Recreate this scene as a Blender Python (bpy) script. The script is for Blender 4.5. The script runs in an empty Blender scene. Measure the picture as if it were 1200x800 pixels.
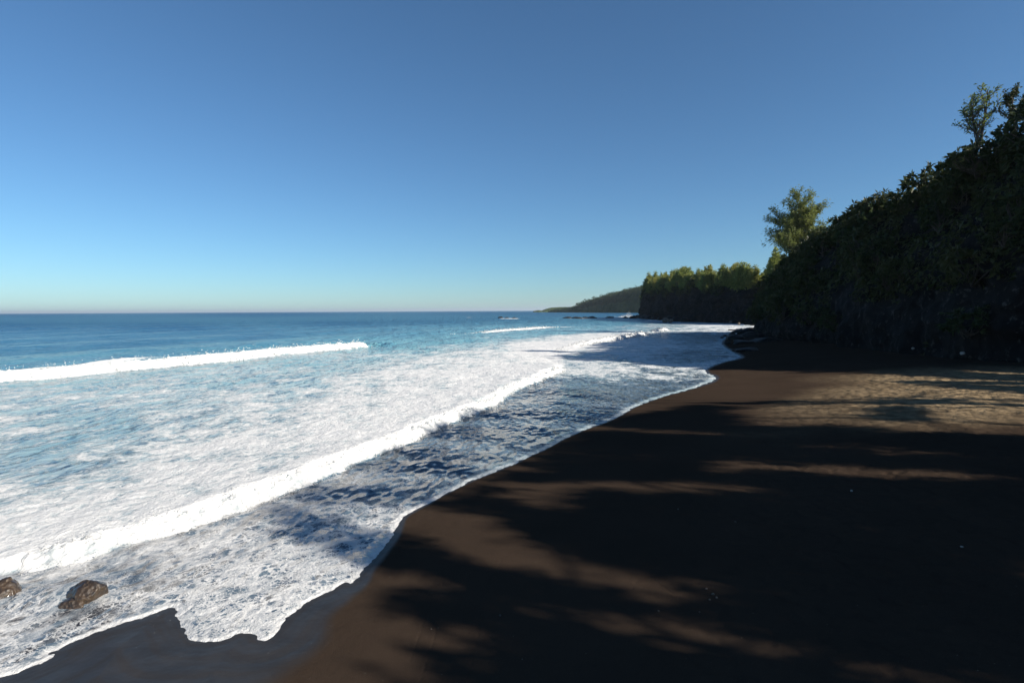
import bpy, math, random
import numpy as np
from mathutils import Vector, Matrix

random.seed(7); rng = np.random.default_rng(7)
C = bpy.context.scene.collection
scene = bpy.context.scene
R = math.radians

# ------------------------------------------------------------------ camera maths
F = 667.0; CAMZ = 5.0
PITCH = math.atan(36.0 / F); ROLL = R(0.31)
fwd = np.array([0, math.cos(PITCH), -math.sin(PITCH)])
up0 = np.array([0, math.sin(PITCH), math.cos(PITCH)])
rt0 = np.array([1.0, 0, 0])
rt = rt0 * math.cos(ROLL) - up0 * math.sin(ROLL)
up = up0 * math.cos(ROLL) + rt0 * math.sin(ROLL)

def ray(px, py):
    return fwd + rt * ((px - 600) / F) - up * ((py - 400) / F)
def ground(px, py, z=0.0):
    d = ray(px, py); t = (z - CAMZ) / d[2]
    return np.array([d[0] * t, d[1] * t])
def at(px, py, y):
    d = ray(px, py); t = y / d[1]
    return np.array([d[0] * t, y, CAMZ + d[2] * t])
def to_px(x, y, z):
    dx, dy, dz = x, y, z - CAMZ
    f = dy * fwd[1] + dz * fwd[2]
    r = dx * rt[0] + dy * rt[1] + dz * rt[2]
    u = dx * up[0] + dy * up[1] + dz * up[2]
    f = np.where(f < 0.01, 0.01, f)
    return 600 + F * r / f, 400 - F * u / f

SUN_AZ = R(118); SUN_EL = R(28)
SUN = np.array([math.sin(SUN_AZ) * math.cos(SUN_EL), math.cos(SUN_AZ) * math.cos(SUN_EL), math.sin(SUN_EL)])
SH = SUN / math.cos(SUN_EL)            # horizontal length 1, rises tan(el)

# ------------------------------------------------------------------ noise
def _h(*a):
    h = np.zeros(np.shape(a[0]), np.uint32)
    for v, k in zip(a, (374761393, 668265263, 2147483647, 1274126177)):
        h = h + (v.astype(np.int64) & 0xffffffff).astype(np.uint32) * np.uint32(k)
        h = (h ^ (h >> np.uint32(15))) * np.uint32(2246822519)
    h ^= h >> np.uint32(13); h *= np.uint32(3266489917); h ^= h >> np.uint32(16)
    return h
def pn2(x, y, seed=0):
    x = np.asarray(x, np.float64); y = np.asarray(y, np.float64)
    xi = np.floor(x); yi = np.floor(y); fx = x - xi; fy = y - yi
    u = fx * fx * fx * (fx * (fx * 6 - 15) + 10); v = fy * fy * fy * (fy * (fy * 6 - 15) + 10)
    sd = np.full(x.shape, seed)
    def g(i, j):
        a = _h(xi + i, yi + j, sd) * (2 * math.pi / 4294967296.0)
        return np.cos(a) * (fx - i) + np.sin(a) * (fy - j)
    a = g(0, 0); b = g(1, 0); c = g(0, 1); d = g(1, 1)
    return ((a + (b - a) * u) * (1 - v) + (c + (d - c) * u) * v) * 1.4
def fbm2(x, y, o=4, seed=0, gain=.5):
    s = 0; a = 1; n = 0
    for k in range(o):
        s = s + a * pn2(np.asarray(x) * 2 ** k, np.asarray(y) * 2 ** k, seed + k); n += a; a *= gain
    return s / n
def pn3(x, y, z, seed=0):
    x = np.asarray(x, np.float64); y = np.asarray(y, np.float64); z = np.asarray(z, np.float64)
    xi = np.floor(x); yi = np.floor(y); zi = np.floor(z); fx = x - xi; fy = y - yi; fz = z - zi
    s = lambda f: f * f * f * (f * (f * 6 - 15) + 10)
    u, v, w = s(fx), s(fy), s(fz); sd = np.full(x.shape, seed)
    def g(i, j, k):
        h = _h(xi + i, yi + j, zi + k, sd)
        gx = (h & np.uint32(1023)) / 511.5 - 1; gy = ((h >> np.uint32(10)) & np.uint32(1023)) / 511.5 - 1
        gz = ((h >> np.uint32(20)) & np.uint32(1023)) / 511.5 - 1
        return gx * (fx - i) + gy * (fy - j) + gz * (fz - k)
    L = lambda a, b, t: a + (b - a) * t
    return L(L(L(g(0,0,0), g(1,0,0), u), L(g(0,1,0), g(1,1,0), u), v),
             L(L(g(0,0,1), g(1,0,1), u), L(g(0,1,1), g(1,1,1), u), v), w) * 1.3
def fbm3(x, y, z, o=4, seed=0, gain=.5):
    s = 0; a = 1; n = 0
    for k in range(o):
        f = 2.03 ** k
        s = s + a * pn3(np.asarray(x) * f, np.asarray(y) * f, np.asarray(z) * f, seed + k); n += a; a *= gain
    return s / n
def sstep(a, b, x):
    t = np.clip((x - a) / (b - a), 0, 1); return t * t * (3 - 2 * t)

# ------------------------------------------------------------------ objects
def tag(o, label=None, cat=None, group=None, kind=None):
    if label: o['label'] = label
    if cat: o['category'] = cat
    if group: o['group'] = group
    if kind: o['kind'] = kind
    return o
def mesh_obj(name, V, Fc, mat, parent=None, attrs=None, smooth=True):
    V = np.asarray(V, np.float32); Fc = np.asarray(Fc, np.int32)
    me = bpy.data.meshes.new(name)
    n, k = Fc.shape
    me.vertices.add(len(V)); me.vertices.foreach_set('co', V.ravel())
    me.loops.add(n * k); me.loops.foreach_set('vertex_index', Fc.ravel())
    me.polygons.add(n)
    me.polygons.foreach_set('loop_start', np.arange(0, n * k, k, dtype=np.int32))
    me.polygons.foreach_set('loop_total', np.full(n, k, np.int32))
    me.polygons.foreach_set('use_smooth', np.full(n, smooth, bool))
    for an, av in (attrs or {}).items():
        a = me.attributes.new(an, 'FLOAT', 'POINT'); a.data.foreach_set('value', np.asarray(av, np.float32))
    me.update(calc_edges=True); me.validate()
    if mat: me.materials.append(mat)
    o = bpy.data.objects.new(name, me); C.objects.link(o)
    if parent: o.parent = parent
    return o
def empty(name, loc, rz=0, scale=1):
    o = bpy.data.objects.new(name, None); C.objects.link(o)
    o.location = [float(v) for v in loc]; o.rotation_euler = (0, 0, rz); o.scale = (scale,) * 3
    o.empty_display_size = .2
    return o
def copy_tree(o, parent=None):
    c = o.copy(); C.objects.link(c)
    if parent: c.parent = parent
    for ch in list(o.children): copy_tree(ch, c)
    return c
def grid_faces(nr, nc):
    i = np.arange(nr * nc).reshape(nr, nc)
    return np.stack([i[:-1, :-1], i[:-1, 1:], i[1:, 1:], i[1:, :-1]], -1).reshape(-1, 4)
def prune(V, Fc, keep, attrs):
    fk = keep[Fc].all(1); Fc = Fc[fk]
    used = np.zeros(len(V), bool); used[Fc.ravel()] = True
    mp = np.cumsum(used) - 1
    return V[used], mp[Fc], {k: v[used] for k, v in attrs.items()}

# ------------------------------------------------------------------ node helper
class NT:
    def __init__(s, name):
        s.m = bpy.data.materials.new(name); s.m.use_nodes = True
        s.t = s.m.node_tree; s.t.nodes.clear(); s.out = s.n('ShaderNodeOutputMaterial')
    def n(s, ty, _in=None, **kw):
        nd = s.t.nodes.new(ty)
        for k, v in kw.items(): setattr(nd, k, v)
        for k, v in (_in or {}).items(): s.set(nd.inputs[k], v)
        return nd
    def set(s, sock, v):
        if isinstance(v, bpy.types.NodeSocket): s.t.links.new(v, sock)
        elif hasattr(v, 'outputs'): s.t.links.new(v.outputs[0], sock)
        else:
            if sock.type == 'RGBA' and len(v) == 3: v = (*v, 1)
            sock.default_value = v
    def math(s, op, a, b=0.0, clamp=False):
        nd = s.n('ShaderNodeMath', operation=op, use_clamp=clamp); s.set(nd.inputs[0], a); s.set(nd.inputs[1], b); return nd.outputs[0]
    def map(s, v, a, b, c=0.0, d=1.0, smooth=True):
        nd = s.n('ShaderNodeMapRange', interpolation_type='SMOOTHSTEP' if smooth else 'LINEAR')
        for i, x in enumerate((v, a, b, c, d)): s.set(nd.inputs[i], x)
        return nd.outputs[0]
    def mix(s, f, a, b):
        nd = s.n('ShaderNodeMix', data_type='RGBA'); s.set(nd.inputs[0], f); s.set(nd.inputs[6], a); s.set(nd.inputs[7], b); return nd.outputs[2]
    def noise(s, vec, scale, detail=4, rough=.5, dist=0, col=False):
        nd = s.n('ShaderNodeTexNoise', {'Scale': scale, 'Detail': detail, 'Roughness': rough, 'Distortion': dist})
        if vec is not None: s.set(nd.inputs['Vector'], vec)
        return nd.outputs[1 if col else 0]
    def attr(s, name):
        return s.n('ShaderNodeAttribute', attribute_name=name).outputs['Fac']
    def pos(s): return s.n('ShaderNodeNewGeometry').outputs['Position']
    def obj(s): return s.n('ShaderNodeTexCoord').outputs['Object']
    def mapping(s, vec, loc=(0,0,0), rot=(0,0,0), sc=(1,1,1)):
        return s.n('ShaderNodeMapping', {'Vector': vec, 'Location': loc, 'Rotation': rot, 'Scale': sc}).outputs[0]
    def vadd(s, a, b, k):
        m = s.n('ShaderNodeVectorMath', operation='MULTIPLY_ADD'); s.set(m.inputs[0], b); s.set(m.inputs[1], (k, k, k)); s.set(m.inputs[2], a); return m.outputs[0]
    def bump(s, h, strength, dist, nrm=None):
        nd = s.n('ShaderNodeBump', {'Height': h, 'Strength': strength, 'Distance': dist})
        if nrm is not None: s.set(nd.inputs['Normal'], nrm)
        return nd.outputs[0]
    def bsdf(s, col, rough, nrm=None, **kw):
        nd = s.n('ShaderNodeBsdfPrincipled', {'Base Color': col, 'Roughness': rough})
        if nrm is not None: s.set(nd.inputs['Normal'], nrm)
        for k, v in kw.items(): s.set(nd.inputs[k.replace('_', ' ')], v)
        return nd.outputs[0]
    def done(s, sh): s.set(s.out.inputs[0], sh); return s.m

# ------------------------------------------------------------------ materials
def mat_sea():
    t = NT('sea_water')
    P = t.pos()
    foam, lace, teal, shal, rim = [t.attr(a) for a in ('foam', 'lace', 'teal', 'shallow', 'rim')]
    warp = t.noise(P, .8, 4, .6, 0, True)
    W = t.vadd(t.mapping(P, rot=(0, 0, R(-22)), sc=(1.1, .9, .3)), warp, .55)
    nb = t.noise(W, .45, 5, .6)
    nm = t.noise(W, 1.5, 6, .68, .35)
    nf = t.noise(W, 6.0, 5, .7, .5)
    n = t.math('ADD', t.math('ADD', t.math('MULTIPLY', nb, .38), t.math('MULTIPLY', nm, .38)), t.math('MULTIPLY', nf, .24))
    df = t.math('SUBTRACT', n, t.math('SUBTRACT', .70, t.math('MULTIPLY', foam, .345)))
    fm = t.map(df, t.map(lace, .25, .45, -.06, -.10), .05)
    # lace: torn nets of foam with round holes
    warp2 = t.noise(P, 3.0, 4, .65, 0, True)
    W2 = t.vadd(P, warp2, .42)
    def cells(sc, lo, hi):
        v = t.n('ShaderNodeTexVoronoi', {'Vector': W2, 'Scale': sc, 'Randomness': 1.0}, feature='DISTANCE_TO_EDGE')
        wn = t.noise(P, sc * .16, 4, .65)
        w = t.math('ADD', t.map(wn, .34, .66, lo, hi, False), t.math('MULTIPLY', t.math('SUBTRACT', lace, .6), .16))
        return t.math('SUBTRACT', 1.0, t.map(t.math('SUBTRACT', v.outputs['Distance'], w), -.03, .05))
    def threads(sc, w):
        q = t.noise(t.mapping(W2, rot=(0, 0, R(-30)), sc=(1.5, .55, 1)), sc, 4, .6, .5)
        return t.math('SUBTRACT', 1.0, t.map(t.math('ABSOLUTE', t.math('SUBTRACT', q, .5)), w * .3, w))
    th = t.math('MAXIMUM', threads(1.6, .012), t.math('MULTIPLY', threads(4.5, .020), .6))
    th = t.math('MULTIPLY', th, t.math('MULTIPLY', t.map(lace, .05, .25), t.map(lace, .45, .85, 1, .2)))
    th = t.math('MULTIPLY', th, t.map(t.noise(P, .5, 4, .6), .35, .62, .15, .9))
    c1 = cells(4.2, -.13, .12); c2 = cells(10.0, -.12, .19); c3 = cells(1.3, -.08, .08)
    patch = t.noise(t.mapping(P, rot=(0, 0, R(-30)), sc=(1.5, .6, 1)), .8, 5, .62)
    l = t.math('MAXIMUM', t.math('MAXIMUM', c1, t.math('MULTIPLY', c2, .8)), t.math('MULTIPLY', c3, .75))
    lm = t.math('MULTIPLY', l, t.map(t.math('ADD', patch, t.math('MULTIPLY', lace, .45)), .50, .86), True)
    lm = t.math('MULTIPLY', lm, t.map(lace, .36, .62), True)
    m = t.math('MAXIMUM', t.math('MAXIMUM', fm, lm), th)
    rn = t.noise(P, 6, 4, .65)
    m = t.math('MAXIMUM', m, t.math('MULTIPLY', rim, t.map(rn, .28, .5, .45, 1)), True)
    # water below
    deep = t.mix(t.noise(t.mapping(P, sc=(.02, .006, .02)), 1, 5, .6), (.005, .053, .125), (.010, .080, .170))
    tq = t.mix(t.map(t.noise(P, .25, 4), .3, .7), (.09, .27, .33), (.17, .35, .385))
    tq = t.mix(t.map(foam, .30, .62), tq, (.40, .49, .49))
    col = t.mix(teal, deep, tq)
    sw = t.mix(t.noise(P, 1.2, 4),  (.045, .070, .100), (.085, .118, .150))
    col = t.mix(shal, col, sw)
    h1 = t.noise(t.mapping(P, rot=(0, 0, R(-25)), sc=(1, .55, 1)), .7, 6, .62)
    h2 = t.noise(P, 5.5, 5, .6)
    far = t.noise(t.mapping(P, rot=(0, 0, R(-15)), sc=(.16, .08, .1)), 1, 5, .65)
    b = t.bump(far, .9, 5.0)
    b = t.bump(h1, t.map(t.math('MAXIMUM', shal, lace), 0, .5, .5, .12), .55, b)
    b = t.bump(h2, t.map(shal, 0, 1, .30, .22), .06, b)
    ro = t.map(t.n('ShaderNodeSeparateXYZ', {'Vector': P}).outputs[1], 40, 260, .10, .34, False)
    water = t.bsdf(col, ro, b, IOR=1.333, Specular_IOR_Level=t.map(t.math('MAXIMUM', shal, lace), .1, .5, .22, .55))
    # froth
    ff = t.noise(P, 4.5, 7, .7, .3)
    fb = t.bump(n, .8, .30)
    fb = t.bump(ff, .7, .09, fb)
    fv = t.math('ADD', t.math('MULTIPLY', ff, .55), t.math('MULTIPLY', df, 1.6))
    thick = t.mix(t.map(fv, .18, .46), (.30, .38, .41), (.70, .69, .67))
    fcol = t.mix(t.map(lace, .3, .5), thick, (.66, .65, .63))
    froth = t.n('ShaderNodeBsdfDiffuse', {'Color': fcol, 'Normal': fb}).outputs[0]
    ms = t.n('ShaderNodeMixShader'); t.set(ms.inputs[0], m); t.set(ms.inputs[1], water); t.set(ms.inputs[2], froth)
    return t.done(ms.outputs[0])

def mat_whitewater():
    t = NT('whitewater'); P = t.pos()
    a = t.noise(P, 3.5, 8, .68, .5)
    b = t.bump(a, .8, .12)
    c = t.mix(t.map(a, .3, .6), (.32, .36, .38), (.68, .67, .65))
    d = t.n('ShaderNodeBsdfDiffuse', {'Color': c, 'Normal': b}).outputs[0]
    return t.done(d)

def mat_sand():
    t = NT('black_sand'); P = t.pos()
    wet = t.attr('wet'); rough_lit = t.attr('tramp_lit')
    big = t.noise(P, .18, 5, .6); mid = t.noise(P, 2.0, 6, .6); gr = t.noise(P, 90, 2, .7); g2 = t.noise(P, 420, 1, .5)
    dry = t.mix(t.map(big, .3, .7), (.032, .022, .0160), (.044, .030, .0215))
    tan = t.mix(t.map(mid, .3, .7), (.13, .097, .058), (.32, .235, .140))  # pale trampled sand, with the sunlit strip's brightness put into its colour
    dry = t.mix(rough_lit, dry, tan)
    dry = t.mix(t.math('MULTIPLY', t.map(gr, .35, .75), .55), dry, (.065, .047, .034))
    dry = t.mix(t.math('MULTIPLY', t.map(mid, .55, .75), .25), dry, (.025, .02, .017))
    dry = t.mix(t.map(g2, .76, .80), dry, (.35, .32, .27))
    v9 = t.n('ShaderNodeTexVoronoi', {'Vector': P, 'Scale': 7.0, 'Randomness': 1.0}); fleck = t.math('MULTIPLY', t.map(v9.outputs['Distance'], .075, .05), t.math('GREATER_THAN', t.n('ShaderNodeSeparateColor', {'Color': v9.outputs['Color']}).outputs[0], .80))
    dry = t.mix(t.math('MULTIPLY', fleck, .5), dry, (.22, .19, .15))
    wcol = t.mix(t.map(mid, .3, .7), (.021, .020, .0195), (.031, .029, .028))
    wcol = t.mix(t.math('MULTIPLY', fleck, .6), wcol, (.25, .25, .25))
    col = t.mix(wet, dry, wcol)
    ro = t.map(wet, 0, 1, .9, .42, False)
    pits = t.n('ShaderNodeTexVoronoi', {'Vector': t.vadd(P, t.noise(P, 2.5, 3, .6, 0, True), .35), 'Scale': 2.6}, feature='SMOOTH_F1').outputs['Distance']
    b = t.bump(pits, t.math('MULTIPLY', rough_lit, .9), .16)
    b = t.bump(mid, .3, .04, b)
    b = t.bump(gr, t.map(wet, 0, 1, .45, .12, False), .012, b)
    return t.done(t.bsdf(col, ro, b, Specular_IOR_Level=t.map(wet, 0, 1, .0, .22, False)))

def mat_rock(name, c0, c1, c2, scale=.35, rough=.85, wet=False):
    t = NT(name); P = t.pos()
    S = t.mapping(P, sc=(1, 1, .8))
    a = t.noise(S, scale, 8, .62, .4); b2 = t.noise(P, scale * 6, 6, .65); v = t.n('ShaderNodeTexVoronoi', {'Vector': S, 'Scale': scale * 3.2}).outputs['Distance']
    col = t.mix(t.map(a, .38, .62), c0, c1)
    col = t.mix(t.map(b2, .55, .7), col, c2)
    nb = t.bump(v, .6, .5 / scale * .35)
    nb = t.bump(b2, .7, .12 / scale * .35, nb)
    kw = {'Specular_IOR_Level': .08}
    if wet: kw = {'Coat_Weight': .7, 'Coat_Roughness': .18}
    return t.done(t.bsdf(col, rough, nb, **kw))

def mat_leaf(name, c0, c1, c2, trans=.35, rough=.5):
    t = NT(name)
    g = t.n('ShaderNodeNewGeometry'); oi = t.n('ShaderNodeObjectInfo')
    r = g.outputs['Random Per Island']
    col = t.mix(t.map(r, .1, .9), c0, c1)
    col = t.mix(t.math('MULTIPLY', oi.outputs['Random'], .6), col, c2)
    a = t.bsdf(col, rough, Specular_IOR_Level=.25)
    tr = t.n('ShaderNodeBsdfTranslucent', {'Color': col}).outputs[0]
    ms = t.n('ShaderNodeMixShader'); t.set(ms.inputs[0], trans); t.set(ms.inputs[1], a); t.set(ms.inputs[2], tr)
    return t.done(ms.outputs[0])

def mat_bark(name, c0, c1):
    t = NT(name); P = t.obj()
    a = t.noise(t.mapping(P, sc=(6, 6, 1.2)), 1.5, 6, .65)
    return t.done(t.bsdf(t.mix(t.map(a, .3, .7), c0, c1), .9, t.bump(a, .6, .05)))

M_SEA = mat_sea(); M_WW = mat_whitewater(); M_SAND = mat_sand()
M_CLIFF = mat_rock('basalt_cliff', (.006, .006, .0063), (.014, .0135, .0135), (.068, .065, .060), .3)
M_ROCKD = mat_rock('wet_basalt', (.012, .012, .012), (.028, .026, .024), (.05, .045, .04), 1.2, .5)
M_ROCKB = mat_rock('wet_brown_boulder', (.014, .009, .005), (.045, .027, .013), (.10, .07, .038), 5.0, .55, True)
M_PALE = mat_rock('pale_stone', (.30, .29, .27), (.42, .40, .37), (.5, .48, .45), 4.0, .8)
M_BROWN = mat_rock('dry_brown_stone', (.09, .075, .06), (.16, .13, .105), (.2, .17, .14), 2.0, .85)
M_HILL = mat_rock('far_hill_grass', (.035, .055, .022), (.065, .085, .03), (.08, .075, .045), .05)
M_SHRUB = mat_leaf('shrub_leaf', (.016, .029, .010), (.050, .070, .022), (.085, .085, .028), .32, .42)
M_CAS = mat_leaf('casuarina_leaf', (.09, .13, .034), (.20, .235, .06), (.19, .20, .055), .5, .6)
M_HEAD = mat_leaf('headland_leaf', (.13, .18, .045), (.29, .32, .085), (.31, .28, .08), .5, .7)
M_FARW = mat_leaf('far_wood_leaf', (.028, .048, .020), (.050, .078, .030), (.05, .07, .03), .3, .6)
M_BARK = mat_bark('bark', (.035, .028, .022), (.10, .085, .07))

# ------------------------------------------------------------------ shoreline, waves
SHORE_PX = [(0,795),(60,764),(120,738),(165,724),(200,711),(206,716),(205,722),(216,738),(226,751),(240,752),(258,751),(280,742),(298,743),(304,749),
    (318,747),(332,730),(342,720),(362,704),(384,694),(404,682),(412,684),(428,666),(446,645),(462,625),(468,611),(476,603),(500,591),(540,570),
    (570,557),(600,545),(622,534),(640,526),(662,514),(684,504),(712,494),(732,484),(742,478),(756,472),(780,464),(806,457),(824,451),(836,446),
    (838,441),(829,437),(829,432),(845,425),(862,421),(868,418),(858,412),(850,407),(846,402),(850,397),(864,392),(868,388)]
def catmull(P, n):
    P = np.asarray(P, float); Q = np.vstack([2 * P[0] - P[1], P, 2 * P[-1] - P[-2]]); out = []
    for i in range(1, len(Q) - 2):
        a, b, c, d = Q[i - 1], Q[i], Q[i + 1], Q[i + 2]
        for t in np.arange(n) / n:
            out.append(.5 * (2 * b + (c - a) * t + (2 * a - 5 * b + 4 * c - d) * t * t + (3 * b - a - 3 * c + d) * t ** 3))
    out.append(P[-1]); return np.array(out)
shore = np.array([ground(*p) for p in SHORE_PX])
shore = np.vstack([[(-45, -14), (-22, -2.5), (-11, 3.4)], shore, [(52, 138), (62, 150), (74, 172), (78, 196)]])
shore = catmull(shore, 5)
landpoly = np.vstack([shore, [(300, 196), (300, -400), (-45, -400)]])

def seg_dist(X, Y, L):
    out = np.full(len(X), 1e9, np.float32)
    a = L[:-1].astype(np.float32); d = (L[1:] - L[:-1]).astype(np.float32); dd = (d * d).sum(1) + 1e-9
    for i in range(0, len(X), 20000):
        x = X[i:i + 20000, None].astype(np.float32) - a[:, 0]; y = Y[i:i + 20000, None].astype(np.float32) - a[:, 1]
        t = np.clip((x * d[:, 0] + y * d[:, 1]) / dd, 0, 1)
        q = (x - t * d[:, 0]) ** 2 + (y - t * d[:, 1]) ** 2
        out[i:i + 20000] = np.sqrt(q.min(1))
    return out
def inside(X, Y, L):
    r = np.zeros(len(X), bool); n = len(L)
    for i in range(n):
        x1, y1 = L[i]; x2, y2 = L[(i + 1) % n]
        if y1 == y2: continue
        c = (y1 > Y) != (y2 > Y)
        r ^= c & (X < (x2 - x1) * (Y - y1) / (y2 - y1) + x1)
    return r
def shore_sd(X, Y):
    d = np.full(len(X), 60.0); m = (Y < 330) & (X > -60) & (X < 120)
    d[m] = seg_dist(X[m], Y[m], shore)
    s = np.where(inside(X, Y, landpoly), d, -d)
    return s
def sand_z(sd, X, Y):
    z = np.where(sd < 0, .075 * sd, np.where(sd < 12, .07 * sd, .84 + .025 * (sd - 12)))
    z = np.maximum(z, -3)
    dry = sstep(3.5, 10, sd)
    z = z + sstep(1.5, 9, sd) * .10 * fbm2(X * .16, Y * .16, 3, 5)
    z = z + dry * .05 * fbm2(X * 1.3, Y * 1.3, 3, 9) + dry * .035 * np.minimum(0, fbm2(X * 2.7, Y * 2.7, 2, 19) + .05) * 2
    return z

TOE = np.array([ground(*p) for p in [(0,676),(60,664),(110,654),(150,640),(195,629),(250,613),(290,597),(350,574),(400,552),(440,535),(480,520),(520,500),
    (560,485),(588,470),(604,458),(630,448),(657,437),(660,430),(657,424),(662,416),(690,403),(730,397),(768,390),(800,386.5),(850,382)]])
BRK = np.array([ground(*p) for p in [(-260,476),(-120,459),(0,448),(60,444),(100,440),(150,435),(200,430.5),(250,425),(300,419.5),(350,414.5),(400,410),(436,407)]])
def xof(L, y):
    o = np.argsort(L[:, 1]); yy = L[o, 1]; xx = L[o, 0]
    v = np.interp(y, yy, xx)
    k0 = (xx[1] - xx[0]) / (yy[1] - yy[0]); k1 = (xx[-1] - xx[-2]) / (yy[-1] - yy[-2])
    v = np.where(y < yy[0], xx[0] + (y - yy[0]) * k0, v); v = np.where(y > yy[-1], xx[-1] + (y - yy[-1]) * .3, v)
    return v
CA = .93

BOULD = [(ground(101, 704), .40), (ground(2, 700), .42)]
SEA_SET = [(0,368,0,0),(300,368,0,0),(600,367,0,.05),(700,369,.05,.1),(0,385,0,0),(200,385,0,0),(400,380,0,.05),(500,378,.02,.15),(0,405,0,.12),(150,400,0,.06),(300,393,0,.06),
    (400,390,.0,.25),(450,401,.1,.85),(480,404,.25,.85),(460,390,0,.35),(520,395,.2,.75),(560,402,.22,.95),(600,395,.32,.95),(540,388,.25,.6),(600,388,.35,.8),(650,390,.2,.85),(640,377,.02,.3),(720,379,.18,.55),
    (780,381,.5,.6),(700,386,.3,.8),(850,382,.8,.5),(600,374,.03,.15),(680,396,.95,.8),(620,405,.95,.7),(650,412,1.15,.6),(665,405,1.1,.6),(720,393,.9,.7),(740,387,.45,.8),
    (100,456,.40,.75),(250,446,.42,.8),(400,426,.38,.9),(470,413,.42,.95),(540,411,.62,.9),(600,413,.78,.8),(350,430,.42,.85),
    (50,482,.50,.65),(200,470,.50,.7),(350,450,.58,.7),(450,436,.72,.7),(550,424,.84,.7),
    (50,525,.50,.55),(150,500,.50,.6),(300,490,.68,.6),(420,468,.78,.5),(520,450,.88,.5),(600,435,.98,.5),
    (50,575,.60,.5),(150,550,.62,.5),(300,530,.76,.5),(400,508,.86,.5),(500,480,.95,.5),
    (30,622,.76,.4),(120,602,.78,.4),(230,572,.86,.4),(50,655,1.05,.4),(200,612,1.0,.4),(350,556,1.0,.4),(450,520,1.0,.4),(0,700,.9,.4)]
SW_SET = [(0,700,.60,.45),(80,674,.58,.5),(150,690,.55,.7),(60,740,.60,.8),(10,770,.60,.85),(150,655,.55,.4),(250,650,.50,.85),(300,700,.44,1.),(240,720,.45,1.),(350,640,.40,.85),(300,610,.35,.6),(400,600,.26,.65),(400,650,.42,1.),(380,570,.22,.5),
    (480,560,.28,.42),(460,530,.18,.34),(560,520,.25,.34),(640,480,.30,.3),(600,490,.22,.3),(540,540,.3,.40),(700,455,.50,.3),(700,480,.30,.4),(660,450,.45,.3),(690,410,.8,.2),(760,400,.75,.2),(740,404,.8,.2),(690,425,.75,.25),(760,440,.65,.2),(760,425,.65,.2),(800,395,.35,.2),(820,420,.5,.2),(800,438,.7,.2),(680,432,.62,.25),(850,385,.7,.2)]
def idw(S, px, py):
    S = np.array(S); u = px / 110.0; v = np.log(np.maximum(py - 360, 2)) * 3.0
    num = np.zeros((len(px), 2)); den = np.zeros(len(px))
    for a, b, p, q in S:
        w = 1 / (((u - a / 110.0) ** 2 + (v - math.log(b - 360) * 3.0) ** 2) ** 1.5 + .02)
        num += w[:, None] * np.array([p, q]); den += w
    return num / den[:, None]

# ------------------------------------------------------------------ common lattice for sea and sand
PY = np.concatenate([np.geomspace(.11, 2.5, 36)[:-1], np.arange(2.5, 140, .72), np.arange(140, 640, .95)])
rows = CAMZ * F / PY
cols = np.concatenate([np.linspace(-1.9, -1.0, 150)[:-1], np.linspace(-1.0, .95, 860), np.linspace(.95, 1.5, 60)[1:]])
YY, RR = np.meshgrid(rows, cols, indexing='ij'); X = (YY * RR).ravel(); Y = YY.ravel()
SD = shore_sd(X, Y)
jag = .14 * (np.abs(fbm2(X * 1.3, Y * 1.3, 2, 40)) - .2) + .07 * np.abs(fbm2(X * 3.6, Y * 3.6, 2, 41)) + .03 * fbm2(X * 11, Y * 11, 2, 43)
SDJ = SD + jag * np.clip(Y / 14, .8, 4) * sstep(2.0, 1.2, np.abs(SD))
LF = grid_faces(len(rows), len(cols))[:, ::-1]

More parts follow.
